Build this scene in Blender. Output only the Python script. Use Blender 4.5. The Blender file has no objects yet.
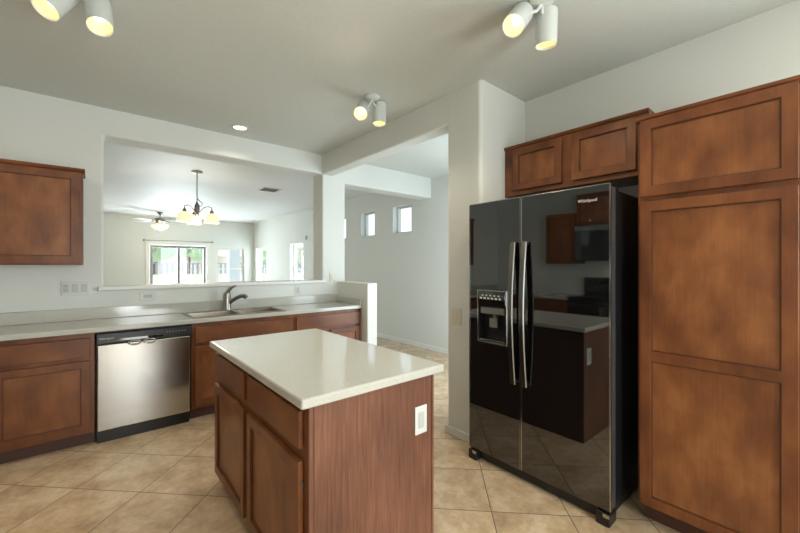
import bpy, bmesh, math, random
from mathutils import Vector, Matrix
random.seed(7)
C = bpy.context.scene.collection
PI = math.pi

# ------------------------------------------------------------------ camera
A_U = math.atan2(433, 365.8)                      # angle between the view axis and the back wall
cam = bpy.data.cameras.new('camera')
cam.sensor_width = 36; cam.lens = 365.8/800*36; cam.clip_start = .02; cam.clip_end = 300
cam.shift_y = -1.5/800
cam_ob = bpy.data.objects.new('camera', cam); C.objects.link(cam_ob)
cam_ob.location = (0, 0, 1.36); cam_ob.rotation_euler = (PI/2, 0, A_U - PI/2)
bpy.context.scene.camera = cam_ob

# ------------------------------------------------------------------ world, lights, exposure
vs = bpy.context.scene.view_settings
vs.view_transform = 'Standard'; vs.look = 'None'; vs.gamma = 1; vs.use_curve_mapping = False
vs.exposure = 0.24
W = bpy.data.worlds.new('world'); bpy.context.scene.world = W; W.use_nodes = True
wn = W.node_tree; wn.nodes.clear()
w_out = wn.nodes.new('ShaderNodeOutputWorld'); w_bg = wn.nodes.new('ShaderNodeBackground')
w_tc = wn.nodes.new('ShaderNodeTexCoord'); w_sep = wn.nodes.new('ShaderNodeSeparateXYZ'); w_rp = wn.nodes.new('ShaderNodeValToRGB')
w_rp.color_ramp.elements[0].position = 0.0; w_rp.color_ramp.elements[0].color = (.86, .92, .97, 1)
w_rp.color_ramp.elements[1].position = 0.5; w_rp.color_ramp.elements[1].color = (.55, .74, .98, 1)
wn.links.new(w_tc.outputs['Generated'], w_sep.inputs[0]); wn.links.new(w_sep.outputs['Z'], w_rp.inputs[0])
wn.links.new(w_rp.outputs[0], w_bg.inputs[0]); wn.links.new(w_bg.outputs[0], w_out.inputs[0])
w_bg.inputs[1].default_value = 1.5

def area(name, loc, direction, sx, sy, power, col):
    l = bpy.data.lights.new(name, 'AREA'); l.shape = 'RECTANGLE'; l.size = sx; l.size_y = sy
    l.energy = power; l.color = col
    o = bpy.data.objects.new(name, l); C.objects.link(o); o.location = loc
    o.rotation_euler = Vector(direction).to_track_quat('-Z', 'Y').to_euler()
    return o
DAY = (.93, .98, .99); SKY = (.80, .91, 1.0)
area('daylight_rear_door', (.975, -2.62, 1.15), (0, 1, 0.0), .95, 2.0, 72, DAY)      # the glazed door behind the camera
area('daylight_living', (2.0, 12.62, 1.2), (0, -1, -.05), 1.5, 1.6, 185, SKY)              # the sliding door of the living room
area('daylight_living_side', (4.42, 10.5, 1.4), (-1, 0, 0), 3.4, 1.2, 110, SKY)          # its side windows
area('nook_fill', (3.4, 2.07, 1.3), (0, 1, 0), 1.3, 2.0, 42, SKY)                    # fill added before the solid pier wall to brighten the nook
area('added_window_light', (2.88, -1.2, 1.55), (-1, .15, 0), 1.2, 1.1, 75, DAY)          # unseen window added behind the camera to light the left wall
sun = bpy.data.lights.new('sun', 'SUN'); sun.energy = 4.0; sun.angle = .01; sun.color = (1, .95, .88)
sun_ob = bpy.data.objects.new('sun', sun); C.objects.link(sun_ob)
sun_ob.rotation_euler = Vector((1, .35, -1.5)).to_track_quat('-Z', 'Y').to_euler()

# ------------------------------------------------------------------ materials
def lin(c):
    return tuple(((x/255)/12.92 if x/255 <= .04045 else ((x/255+.055)/1.055)**2.4) for x in c) + (1,)
def nodes(name):
    m = bpy.data.materials.new(name); m.use_nodes = True
    nt = m.node_tree; return m, nt, nt.nodes['Principled BSDF']
def mat(name, rgb, rough=.5, metal=0, spec=.5, bump=0, bscale=60, coat=0):
    m, nt, b = nodes(name)
    b.inputs['Base Color'].default_value = lin(rgb); b.inputs['Roughness'].default_value = rough
    b.inputs['Metallic'].default_value = metal; b.inputs['Specular IOR Level'].default_value = spec
    b.inputs['Coat Weight'].default_value = coat
    tc = nt.nodes.new('ShaderNodeTexCoord'); n = nt.nodes.new('ShaderNodeTexNoise'); n.inputs['Scale'].default_value = bscale
    nt.links.new(tc.outputs['Object'], n.inputs['Vector'])
    mx = nt.nodes.new('ShaderNodeMix'); mx.data_type = 'RGBA'; mx.inputs['Factor'].default_value = .5
    hs = nt.nodes.new('ShaderNodeHueSaturation'); hs.inputs['Color'].default_value = lin(rgb)
    mr = nt.nodes.new('ShaderNodeMapRange'); mr.inputs['To Min'].default_value = .96; mr.inputs['To Max'].default_value = 1.04
    nt.links.new(n.outputs['Fac'], mr.inputs['Value']); nt.links.new(mr.outputs[0], hs.inputs['Value'])
    nt.links.new(hs.outputs[0], b.inputs['Base Color'])
    nt.nodes.remove(mx)
    if bump:
        bp = nt.nodes.new('ShaderNodeBump'); bp.inputs['Strength'].default_value = bump; bp.inputs['Distance'].default_value = .01
        nt.links.new(n.outputs['Fac'], bp.inputs['Height']); nt.links.new(bp.outputs[0], b.inputs['Normal'])
    return m
def emit(name, rgb, s):
    m, nt, b = nodes(name)
    b.inputs['Base Color'].default_value = lin(rgb); b.inputs['Emission Color'].default_value = lin(rgb)
    b.inputs['Emission Strength'].default_value = s
    return m
def wood(name, dark, mid, light, axis='Z', blotch=7, grain=1.0, rough=.35):
    m, nt, b = nodes(name); N = nt.nodes.new; L = nt.links.new
    tc = N('ShaderNodeTexCoord'); oi = N('ShaderNodeObjectInfo'); add = N('ShaderNodeVectorMath'); add.operation = 'ADD'
    sc = N('ShaderNodeVectorMath'); sc.operation = 'SCALE'; sc.inputs['Scale'].default_value = 17
    cmb = N('ShaderNodeCombineXYZ')
    for i in range(3): L(oi.outputs['Random'], cmb.inputs[i])
    L(cmb.outputs[0], sc.inputs[0]); L(tc.outputs['Object'], add.inputs[0]); L(sc.outputs[0], add.inputs[1])
    mp1 = N('ShaderNodeMapping'); mp2 = N('ShaderNodeMapping')
    long_s, x_s = 3.0, 70
    s = [x_s*1.0]*3; s['XYZ'.index(axis)] = long_s
    s1 = [blotch]*3; s1['XYZ'.index(axis)] = blotch*.55
    mp1.inputs['Scale'].default_value = s1; mp2.inputs['Scale'].default_value = s
    L(add.outputs[0], mp1.inputs[0]); L(add.outputs[0], mp2.inputs[0])
    n1 = N('ShaderNodeTexNoise'); n1.inputs['Scale'].default_value = 1; n1.inputs['Detail'].default_value = 4
    n2 = N('ShaderNodeTexNoise'); n2.inputs['Scale'].default_value = 1.6; n2.inputs['Detail'].default_value = 6; n2.inputs['Distortion'].default_value = .6
    L(mp1.outputs[0], n1.inputs['Vector']); L(mp2.outputs[0], n2.inputs['Vector'])
    r = N('ShaderNodeValToRGB'); e = r.color_ramp.elements
    e[0].position = .28; e[0].color = lin(dark); e[1].position = .72; e[1].color = lin(light)
    x = e.new(.5); x.color = lin(mid)
    mm = N('ShaderNodeMath'); mm.operation = 'MULTIPLY_ADD'; mm.inputs[1].default_value = .22*grain; mm.inputs[2].default_value = -.11*grain
    L(n2.outputs['Fac'], mm.inputs[0])
    ad = N('ShaderNodeMath'); ad.operation = 'ADD'; L(n1.outputs['Fac'], ad.inputs[0]); L(mm.outputs[0], ad.inputs[1])
    L(ad.outputs[0], r.inputs[0]); L(r.outputs[0], b.inputs['Base Color'])
    b.inputs['Roughness'].default_value = rough; b.inputs['Specular IOR Level'].default_value = .4
    return m
CH = ((84, 45, 22), (106, 61, 32), (126, 77, 42))
CP = ((96, 55, 29), (119, 72, 39), (140, 90, 52))
M = {}
M['wood'] = wood('stained_maple', *CH, axis='Z')
M['wood_panel'] = wood('stained_maple_panel', *CP, axis='Z', blotch=8)
M['bead_shade'] = mat('bead_painted_shade', (76, 43, 23), .4)  # recess shade round the panels, put into the bead's colour
M['wood_y'] = wood('stained_maple_along_depth', *CH, axis='Y')
M['wood_x'] = wood('stained_maple_along_width', *CH, axis='X')
M['wood_dark'] = mat('dark_stained_edge', (74, 44, 33), .5)
M['laminate'] = wood('walnut_laminate', (84, 50, 35), (110, 71, 51), (134, 92, 68), axis='Z', blotch=2.2, grain=2.8, rough=.45)
M['back_shade'] = wood('shade_toned_laminate', (48, 30, 24), (58, 37, 29), (70, 45, 35), axis='Z', blotch=2.2, rough=.45)  # island back: shade of its unlit side put into the colour
M['wall'] = mat('wall_paint', (212, 214, 208), .75, bump=.05, bscale=90)
M['ceiling'] = mat('ceiling_paint', (203, 207, 201), .7, bump=.12, bscale=45)
M['living_ceiling'] = mat('living_ceiling_paint', (214, 217, 218), .6, bump=.03, bscale=30)
M['trim'] = mat('trim_paint', (222, 222, 217), .4)
M['white'] = mat('white_plastic', (198, 200, 197), .35)
M['almond'] = mat('almond_plastic', (206, 200, 184), .35)
M['socket'] = mat('socket_face', (176, 178, 175), .35)
M['slot'] = mat('dark_slot', (60, 60, 58), .5)
M['lamp_white'] = mat('lamp_enamel', (205, 210, 206), .35)
M['black_gloss'] = mat('black_gloss_enamel', (9, 9, 10), .03)
M['black_gloss'].node_tree.nodes['Principled BSDF'].inputs['IOR'].default_value = 2.05
M['black'] = mat('black_plastic', (20, 20, 22), .35)
M['black_side'] = mat('black_textured_steel', (18, 18, 20), .4)
M['chrome'] = mat('polished_metal', (190, 190, 186), .15, metal=1)
M['nickel'] = mat('brushed_nickel', (150, 146, 138), .28, metal=1)
M['handle'] = mat('dark_stainless', (120, 118, 114), .25, metal=1)
M['iron'] = mat('aged_nickel', (132, 129, 124), .4, metal=.7)
M['fan_wood'] = mat('fan_blade_veneer', (170, 172, 170), .4)
M['sinkmetal'] = mat('sink_steel', (142, 134, 122), .22, metal=1)
M['grey'] = mat('grey_panel', (108, 108, 106), .4)
M['edge_grey'] = mat('door_edge_grey', (62, 62, 64), .3)
M['screen'] = mat('silver_print', (200, 200, 198), .4)
M['bulb'] = emit('lit_bulb', (255, 247, 230), 2.0)
M['reflector'] = emit('lit_reflector', (250, 224, 165), .38)
M['shade'] = emit('lit_frosted_glass', (255, 232, 190), .6)
M['frame'] = mat('window_vinyl', (205, 208, 206), .4)
M['frame_dark'] = mat('bronze_aluminium', (120, 120, 116), .4, metal=.3)

def glass():
    m, nt, b = nodes('window_glass')
    tr = nt.nodes.new('ShaderNodeBsdfTransparent'); gl = nt.nodes.new('ShaderNodeBsdfGlossy'); mx = nt.nodes.new('ShaderNodeMixShader')
    gl.inputs['Roughness'].default_value = .02; mx.inputs[0].default_value = .05
    tr.inputs[0].default_value = (.96, .98, .97, 1)
    nt.links.new(tr.outputs[0], mx.inputs[1]); nt.links.new(gl.outputs[0], mx.inputs[2])
    nt.links.new(mx.outputs[0], nt.nodes['Material Output'].inputs[0]); nt.nodes.remove(b)
    return m
M['glass'] = glass()

def stainless():
    m, nt, b = nodes('brushed_stainless'); N = nt.nodes.new; L = nt.links.new
    tc = N('ShaderNodeTexCoord'); mp = N('ShaderNodeMapping'); mp.inputs['Scale'].default_value = (3, 3, 400)
    n = N('ShaderNodeTexNoise'); n.inputs['Scale'].default_value = 1; n.inputs['Detail'].default_value = 3
    L(tc.outputs['Object'], mp.inputs[0]); L(mp.outputs[0], n.inputs['Vector'])
    r = N('ShaderNodeMapRange'); r.inputs['To Min'].default_value = .15; r.inputs['To Max'].default_value = .21
    L(n.outputs['Fac'], r.inputs['Value']); L(r.outputs[0], b.inputs['Roughness'])
    b.inputs['Base Color'].default_value = lin((184, 181, 175)); b.inputs['Metallic'].default_value = 1
    b.inputs['Anisotropic'].default_value = .7
    t = N('ShaderNodeTangent'); t.direction_type = 'RADIAL'; t.axis = 'Z'; L(t.outputs[0], b.inputs['Tangent'])
    return m
M['stainless'] = stainless()

def counter_mat():
    m, nt, b = nodes('solid_surface_counter'); N = nt.nodes.new; L = nt.links.new
    tc = N('ShaderNodeTexCoord'); n = N('ShaderNodeTexNoise'); n.inputs['Scale'].default_value = 260; n.inputs['Detail'].default_value = 2
    L(tc.outputs['Object'], n.inputs['Vector'])
    r = N('ShaderNodeValToRGB'); e = r.color_ramp.elements
    e[0].position = .3; e[0].color = lin((172, 172, 164)); e[1].position = .55; e[1].color = lin((184, 184, 176))
    L(n.outputs['Fac'], r.inputs[0]); L(r.outputs[0], b.inputs['Base Color'])
    b.inputs['Roughness'].default_value = .1; b.inputs['IOR'].default_value = 1.6
    return m
M['counter'] = counter_mat()

def tile_mat():
    m, nt, b = nodes('diagonal_ceramic_tile'); N = nt.nodes.new; L = nt.links.new
    tc = N('ShaderNodeTexCoord'); mp = N('ShaderNodeMapping')
    ox, oy = TILE_ORIGIN
    mp.vector_type = 'TEXTURE'; mp.inputs['Location'].default_value = (ox, oy, 0); mp.inputs['Rotation'].default_value = (0, 0, PI/4)
    L(tc.outputs['Object'], mp.inputs[0])
    br = N('ShaderNodeTexBrick'); br.offset = 0; br.squash = 1
    br.inputs['Scale'].default_value = 1; br.inputs['Brick Width'].default_value = TILE; br.inputs['Row Height'].default_value = TILE
    br.inputs['Mortar Size'].default_value = .0028; br.inputs['Mortar Smooth'].default_value = .1; br.inputs['Bias'].default_value = 0
    br.inputs['Color1'].default_value = (.42, .42, .42, 1); br.inputs['Color2'].default_value = (.58, .58, .58, 1); br.inputs['Mortar'].default_value = (.5, .5, .5, 1)
    L(mp.outputs[0], br.inputs['Vector'])
    n = N('ShaderNodeTexNoise'); n.inputs['Scale'].default_value = 4.5; n.inputs['Detail'].default_value = 9; n.inputs['Roughness'].default_value = .68; n.inputs['Distortion'].default_value = .25
    off = N('ShaderNodeVectorMath'); off.operation = 'MULTIPLY_ADD'; off.inputs[1].default_value = (9, 9, 9)
    L(br.outputs['Color'], off.inputs[0]); L(tc.outputs['Object'], off.inputs[2]); L(off.outputs[0], n.inputs['Vector'])
    r = N('ShaderNodeValToRGB'); e = r.color_ramp.elements
    e[0].position = .28; e[0].color = lin((160, 133, 106)); e[1].position = .72; e[1].color = lin((214, 196, 170))
    x = e.new(.5); x.color = lin((192, 168, 137))
    n3 = N('ShaderNodeTexNoise'); n3.inputs['Scale'].default_value = 28; n3.inputs['Detail'].default_value = 6; n3.inputs['Roughness'].default_value = .7
    L(off.outputs[0], n3.inputs['Vector'])
    ma = N('ShaderNodeMath'); ma.operation = 'MULTIPLY_ADD'; ma.inputs[1].default_value = .35; L(n3.outputs['Fac'], ma.inputs[0]); 
    mb = N('ShaderNodeMath'); mb.operation = 'SUBTRACT'; mb.inputs[1].default_value = .175; L(n.outputs['Fac'], mb.inputs[0]); L(mb.outputs[0], ma.inputs[2])
    L(ma.outputs[0], r.inputs[0])
    mx = N('ShaderNodeMix'); mx.data_type = 'RGBA'; mx.inputs[7].default_value = lin((96, 82, 68))
    L(br.outputs['Fac'], mx.inputs[0]); L(r.outputs[0], mx.inputs[6]); L(mx.outputs[2], b.inputs['Base Color'])
    rr = N('ShaderNodeMapRange'); rr.inputs['To Min'].default_value = .25; rr.inputs['To Max'].default_value = .8
    L(br.outputs['Fac'], rr.inputs['Value']); L(rr.outputs[0], b.inputs['Roughness'])
    bp = N('ShaderNodeBump'); bp.inputs['Strength'].default_value = .5; bp.inputs['Distance'].default_value = .002; bp.invert = True
    L(br.outputs['Fac'], bp.inputs['Height']); L(bp.outputs[0], b.inputs['Normal'])
    return m
TILE = .414
TILE_ORIGIN = (.224, 2.679)
M['tile'] = tile_mat()
M['ground'] = mat('pale_gravel', (226, 220, 208), .9, bump=.2, bscale=8)
M['block'] = mat('pale_block_wall', (216, 208, 196), .9, bump=.2, bscale=20)
M['bar'] = mat('grey_iron', (140, 145, 150), .6)
M['stucco'] = mat('beige_stucco', (214, 204, 190), .9, bump=.2, bscale=20)
M['grey_stucco'] = mat('grey_stucco', (190, 194, 194), .9, bump=.2, bscale=20)
M['roof'] = mat('roof_tile', (190, 172, 158), .9, bump=.4, bscale=12)
M['leaf'] = mat('leaf_green', (165, 186, 150), .8, bump=.6, bscale=9)
M['bark'] = mat('bark', (110, 92, 76), .9, bump=.4, bscale=20)
M['hill'] = mat('dry_hill', (178, 180, 160), .95, bump=.3, bscale=2)

# ------------------------------------------------------------------ mesh helpers (all coordinates are world coordinates)
def nb(): return bmesh.new()
def box(bm, a, b_):
    x0, x1 = sorted((a[0], b_[0])); y0, y1 = sorted((a[1], b_[1])); z0, z1 = sorted((a[2], b_[2]))
    v = [bm.verts.new(p) for p in ((x0,y0,z0),(x1,y0,z0),(x1,y1,z0),(x0,y1,z0),(x0,y0,z1),(x1,y0,z1),(x1,y1,z1),(x0,y1,z1))]
    for f in ((3,2,1,0),(4,5,6,7),(0,1,5,4),(1,2,6,5),(2,3,7,6),(3,0,4,7)): bm.faces.new([v[i] for i in f])
    return bm
def frame_of(d):
    d = Vector(d).normalized(); u = d.cross(Vector((0, 0, 1)))
    if u.length < 1e-4: u = Vector((1, 0, 0))
    u.normalize(); return d, u, d.cross(u)
def cyl(bm, p, q, r0, r1=None, n=24, caps=True):
    r1 = r0 if r1 is None else r1
    p, q = Vector(p), Vector(q); d, u, w = frame_of(q-p)
    ra = [bm.verts.new(p + u*(math.cos(2*PI*i/n)*r0) + w*(math.sin(2*PI*i/n)*r0)) for i in range(n)]
    rb = [bm.verts.new(q + u*(math.cos(2*PI*i/n)*r1) + w*(math.sin(2*PI*i/n)*r1)) for i in range(n)]
    for i in range(n): bm.faces.new((ra[i], ra[(i+1) % n], rb[(i+1) % n], rb[i]))
    if caps: bm.faces.new(ra[::-1]); bm.faces.new(rb)
    return bm
def lathe(bm, c, d, prof, n=28):
    """revolve [(radius, distance along d)] about the axis d through c"""
    c = Vector(c); d, u, w = frame_of(d); rings = []
    for r, h in prof:
        r = max(r, 1e-4)
        rings.append([bm.verts.new(c + d*h + u*(math.cos(2*PI*i/n)*r) + w*(math.sin(2*PI*i/n)*r)) for i in range(n)])
    for A, B in zip(rings, rings[1:]):
        for i in range(n): bm.faces.new((A[i], A[(i+1) % n], B[(i+1) % n], B[i]))
    return bm
def tube(bm, pts, rad, n=12):
    pts = [Vector(p) for p in pts]; rs = rad if isinstance(rad, (list, tuple)) else [rad]*len(pts)
    rings = []; u = None
    for i, p in enumerate(pts):
        t = (pts[min(i+1, len(pts)-1)] - pts[max(i-1, 0)]).normalized()
        if u is None: _, u, _ = frame_of(t)
        u = (u - t*u.dot(t)).normalized(); w = t.cross(u)
        rings.append([bm.verts.new(p + u*(math.cos(2*PI*k/n)*rs[i]) + w*(math.sin(2*PI*k/n)*rs[i])) for k in range(n)])
    for A, B in zip(rings, rings[1:]):
        for k in range(n): bm.faces.new((A[k], A[(k+1) % n], B[(k+1) % n], B[k]))
    bm.faces.new(rings[0][::-1]); bm.faces.new(rings[-1])
    return bm
def prism(bm, poly, axis, a, b_):
    """extrude a 2D outline along an axis from a to b"""
    def pt(p, h):
        return {'X': (h, p[0], p[1]), 'Y': (p[0], h, p[1]), 'Z': (p[0], p[1], h)}[axis]
    A = [bm.verts.new(pt(p, a)) for p in poly]; B = [bm.verts.new(pt(p, b_)) for p in poly]; n = len(poly)
    for i in range(n): bm.faces.new((A[i], A[(i+1) % n], B[(i+1) % n], B[i]))
    bm.faces.new(A[::-1]); bm.faces.new(B)
    return bm
def slab(bm, axis, t0, t1, us, vs_, holes):
    """a slab t0..t1 thick along axis, spanning the outer u/v range, with rectangular holes (u0,u1,v0,v1) cut clean through"""
    U = sorted(set(list(us) + [h for q in holes for h in q[:2] if us[0] <= h <= us[1]]))
    V = sorted(set(list(vs_) + [h for q in holes for h in q[2:] if vs_[0] <= h <= vs_[1]]))
    def pt(t, u, v): return {'X': (t, u, v), 'Y': (u, t, v), 'Z': (u, v, t)}[axis]
    def full(i, j):
        if not (0 <= i < len(U)-1 and 0 <= j < len(V)-1): return False
        u, v = (U[i]+U[i+1])/2, (V[j]+V[j+1])/2
        return not any(h[0] < u < h[1] and h[2] < v < h[3] for h in holes)
    cache = {}
    def vert(k, i, j):
        key = (k, i, j)
        if key not in cache: cache[key] = bm.verts.new(pt((t0, t1)[k], U[i], V[j]))
        return cache[key]
    for i in range(len(U)-1):
        for j in range(len(V)-1):
            if not full(i, j): continue
            for k in (0, 1): bm.faces.new([vert(k, i, j), vert(k, i+1, j), vert(k, i+1, j+1), vert(k, i, j+1)])
            for (di, dj, e0, e1) in ((-1, 0, (i, j), (i, j+1)), (1, 0, (i+1, j), (i+1, j+1)), (0, -1, (i, j), (i+1, j)), (0, 1, (i, j+1), (i+1, j+1))):
                if not full(i+di, j+dj):
                    bm.faces.new([vert(0, *e0), vert(0, *e1), vert(1, *e1), vert(1, *e0)])
    return bm
def wpos(o):
    p = Vector((0, 0, 0))
    while o: p += o.location; o = o.parent
    return p
def obj(name, bm, m, parent=None, bevel=0, smooth=False, seg=2):
    bmesh.ops.recalc_face_normals(bm, faces=bm.faces)
    if parent:
        off = wpos(parent)
        for v in bm.verts: v.co -= off
    me = bpy.data.meshes.new(name)
    if smooth:
        for f in bm.faces: f.smooth = True
        for e in bm.edges:
            if len(e.link_faces) == 2 and e.calc_face_angle(0) > math.radians(38): e.smooth = False
    bm.to_mesh(me); bm.free(); me.materials.append(m)
    o = bpy.data.objects.new(name, me); C.objects.link(o)
    if parent: o.parent = parent
    if bevel:
        b = o.modifiers.new('bevel', 'BEVEL'); b.width = bevel; b.segments = seg; b.limit_method = 'ANGLE'; b.angle_limit = math.radians(40)
    return o
def tag(o, label, cat, group=None, kind=None):
    o['label'] = label; o['category'] = cat
    if group: o['group'] = group
    if kind: o['kind'] = kind
    return o
def thing(name, label, cat, loc, group=None):
    o = bpy.data.objects.new(name, None); o.empty_display_size = .1; C.objects.link(o); o.location = loc
    return tag(o, label, cat, group)
def struct(name, bm, m, parent=None, bevel=0, seg=3):
    o = obj(name, bm, m, parent, bevel, seg=seg)
    o['kind'] = 'structure'
    return o
def B(a, b_): return box(nb(), a, b_)
def sphere(bm, c, r, n=16):
    return lathe(bm, c, (0, 0, 1), [(r*math.sin(PI*i/n), -r*math.cos(PI*i/n)) for i in range(n+1)], n*2)

def lamp(name, kind, loc, power, col, parent=None, direction=None, size=.03, angle=100):
    l = bpy.data.lights.new(name, kind); l.energy = power; l.color = col; l.shadow_soft_size = size
    if kind == 'SPOT': l.spot_size = math.radians(angle); l.spot_blend = .8
    o = bpy.data.objects.new(name, l); C.objects.link(o)
    if parent: o.parent = parent; o.location = Vector(loc) - wpos(parent)
    else: o.location = loc
    if direction: o.rotation_euler = Vector(direction).to_track_quat('-Z', 'Y').to_euler()
    return o
WARM = (1, .88, .70)

# ------------------------------------------------------------------ the setting
ZC = 2.745          # ceiling
YB = 4.145          # face of the wall with the pass-through
XP = 2.215          # kitchen face of the passage wall and its header
XR = 2.82           # right kitchen wall behind the fridge
XN = 4.15           # long side wall of nook and living room
YL = 12.5           # far living room wall
XL = -1.85; YR = -2.6

struct('floor', box(nb(), (XL-.2, YR-.2, -.12), (XN+.2, YL+.2, 0)), M['tile'])
kc = nb(); box(kc, (XL-.2, YR-.2, ZC), (XN+.2, YB+.13, ZC+.12)); struct('ceiling', kc, M['ceiling'])
lc = nb(); box(lc, (XL-.2, YB+.13, ZC), (XN+.2, YL+.2, ZC+.12)); struct('ceiling_living', lc, M['living_ceiling'])

# back wall with the pass-through and the beam running on over the nook
struct('wall_back', slab(nb(), 'Y', YB, YB+.26, (XL-.1, XN+.1), (-.05, ZC+.05),
       [(.085, 2.225, 1.15, 2.505), (2.555, XN+.2, -.1, 2.427)]), M['wall'], bevel=.018)
# passage wall: header over the opening and the pier beside the fridge
struct('wall_passage', slab(nb(), 'X', XP+.001, XP+.16, (1.90, YB+.1), (-.05, ZC+.05), [(1.80, YB+.2, -.1, 2.5)]), M['wall'], bevel=.018)
struct('wall_pier', box(nb(), (XP, 1.69, -.05), (XN+.1, 2.03, ZC+.05)), M['wall'], bevel=.03, seg=4)
struct('wall_right', slab(nb(), 'X', XR, XR+.15, (YR-.1, 1.75), (-.05, ZC+.05), [(-1.85, -.55, .95, 2.15)]), M['wall'])
struct('wall_left', box(nb(), (XL-.15, YR-.1, -.05), (XL, YB+.1, ZC+.05)), M['wall'])
struct('wall_rear', slab(nb(), 'Y', YR-.15, YR, (XL-.1, XR+.1), (-.05, ZC+.05), [(.45, 1.5, .02, 2.15)]), M['wall'], bevel=.01)
nook_w = [(4.62, 5.11, 1.92, 2.40), (5.675, 6.135, 1.92, 2.40), (6.70, 7.17, 1.92, 2.40), (8.76, 9.57, .62, 1.93), (11.36, 12.26, .62, 1.9)]
struct('wall_side', slab(nb(), 'X', XN, XN+.2, (1.8, YL+.1), (-.05, ZC+.05), nook_w), M['wall'], bevel=.012)
far_w = [(1.28, 2.72, .02, 1.93), (3.03, 3.845, .62, 1.89)]
struct('wall_living_far', slab(nb(), 'Y', YL, YL+.2, (XL-.1, XN+.1), (-.05, ZC+.05), far_w), M['wall'], bevel=.012)
struct('wall_living_left', box(nb(), (XL-.15, YB+.1, -.05), (XL, YL+.1, ZC+.05)), M['wall'])
# low wall that closes the counter's end
struct('wall_counter_end', box(nb(), (2.44, 3.47, -.02), (2.58, YB+.05, 1.148)), M['wall'], bevel=.012)
# sill of the pass-through
struct('trim_1', box(nb(), (.045, YB-.028, 1.135), (2.262, YB+.29, 1.17)), M['trim'], bevel=.008)
# baseboards
struct('baseboard_pier', box(nb(), (XP-.012, 1.70, 0), (XP, 2.03, .062)), M['trim'], bevel=.004)
struct('baseboard_pier_end', box(nb(), (XP-.012, 2.03, 0), (XN, 2.042, .062)), M['trim'], bevel=.004)
struct('baseboard_side', box(nb(), (XN-.012, 2.04, 0), (XN, YL, .075)), M['trim'], bevel=.004)
struct('baseboard_counter_end', box(nb(), (2.58, 3.458, 0), (2.592, YB, .062)), M['trim'], bevel=.004)
struct('baseboard_left', box(nb(), (XL, YR, 0), (XL+.012, .3, .062)), M['trim'], bevel=.004)

def window(n, axis, t, u0, u1, v0, v1, m, rail=None, mull=None, fw=.035, depth=.05):
    """frame and glass set in a wall opening; axis is the wall's normal, t the frame's inner face"""
    holes = []
    us = [u0+fw, u1-fw]; vs_ = [v0+fw, v1-fw]
    if mull: cols = [(us[0], mull-fw/2), (mull+fw/2, us[1])]
    else: cols = [tuple(us)]
    if rail: rows = [(vs_[0], rail-fw*.45), (rail+fw*.45, vs_[1])]
    else: rows = [tuple(vs_)]
    for c in cols:
        for r_ in rows: holes.append(c + r_)
    f = struct('window_%d' % n, slab(nb(), axis, t, t+depth, (u0, u1), (v0, v1), holes), m, bevel=.004)
    g = nb()
    a = {'X': (t+depth*.5, u0+fw*.5, v0+fw*.5), 'Y': (u0+fw*.5, t+depth*.5, v0+fw*.5)}[axis]
    b_ = {'X': (t+depth*.5+.006, u1-fw*.5, v1-fw*.5), 'Y': (u1-fw*.5, t+depth*.5+.006, v1-fw*.5)}[axis]
    box(g, a, b_); p = obj('pane', g, M['glass'], f); p['kind'] = 'structure'
    return f
for i, (y0, y1, z0, z1) in enumerate(nook_w):
    window(i+1, 'X', XN+.10, y0, y1, z0, z1, M['frame'], rail=(1.24 if i > 2 else None), fw=.03)
window(6, 'Y', YL+.06, 3.03, 3.845, .62, 1.89, M['frame'], rail=1.235, fw=.035)
window(7, 'X', XR+.09, -1.85, -.55, .95, 2.15, M['frame'], mull=-1.2)  # added window, unseen, opened for its light on the left wall
# sliding doors
d1 = window(8, 'Y', YL+.06, 1.28, 2.72, .02, 1.93, M['frame_dark'], mull=1.99, fw=.07); d1.name = 'door_1'
d2 = window(9, 'Y', YR-.10, .45, 1.5, .02, 2.15, M['frame'], fw=.09); d2.name = 'door_2'
struct('trim_2', slab(nb(), 'Y', YL-.02, YL, (1.17, 2.83), (0, 2.03), [(1.27, 2.73, -.1, 1.94)]), M['trim'], bevel=.004)

# ------------------------------------------------------------------ cabinet building blocks
def shaker(parent, name, face, sgn, axis, u0, u1, v0, v1, th=.02, st=.05, mid=None, ms=None, label=None):
    """a frame-and-panel front: axis is the normal, face the plane it is fixed to, sgn the way it looks"""
    f0, f1 = face, face + sgn*th
    holes = []
    rows = [(v0+st, v1-st)] if mid is None else [(v0+st, mid[0]), (mid[1], v1-st)]
    for r_ in rows: holes.append((u0+st, u1-st) + r_)
    d = obj(name, slab(nb(), axis, f0, f1, (u0, u1), (v0, v1), holes), M['wood'], parent, bevel=.002)
    g = nb()
    for (a, b_, c, e) in holes:
        t0, t1 = face + sgn*.002, face + sgn*(th-.012)
        # panel with a small ogee step round it
        if axis == 'X': box(g, (t0, a-.004, c-.004), (t1, b_+.004, e+.004))
        else: box(g, (a-.004, t0, c-.004), (b_+.004, t1, e+.004))
    obj('panel', g, M['wood_panel'], d)
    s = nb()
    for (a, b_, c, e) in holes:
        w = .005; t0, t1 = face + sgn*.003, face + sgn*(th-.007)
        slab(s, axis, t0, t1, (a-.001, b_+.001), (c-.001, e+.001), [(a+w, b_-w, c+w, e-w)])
    obj('bead', s, M['bead_shade'], d, bevel=.0015)
    if label: d['label'] = label
    return d
def drawer_front(parent, face, sgn, axis, u0, u1, v0, v1, th=.02, name='drawer_front'):
    m = M['wood_y'] if axis == 'X' else M['wood_x']
    if axis == 'X': g = B((face, u0, v0), (face+sgn*th, u1, v1))
    else: g = B((u0, face, v0), (u1, face+sgn*th, v1))
    return obj(name, g, m, parent, bevel=.004)

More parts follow.
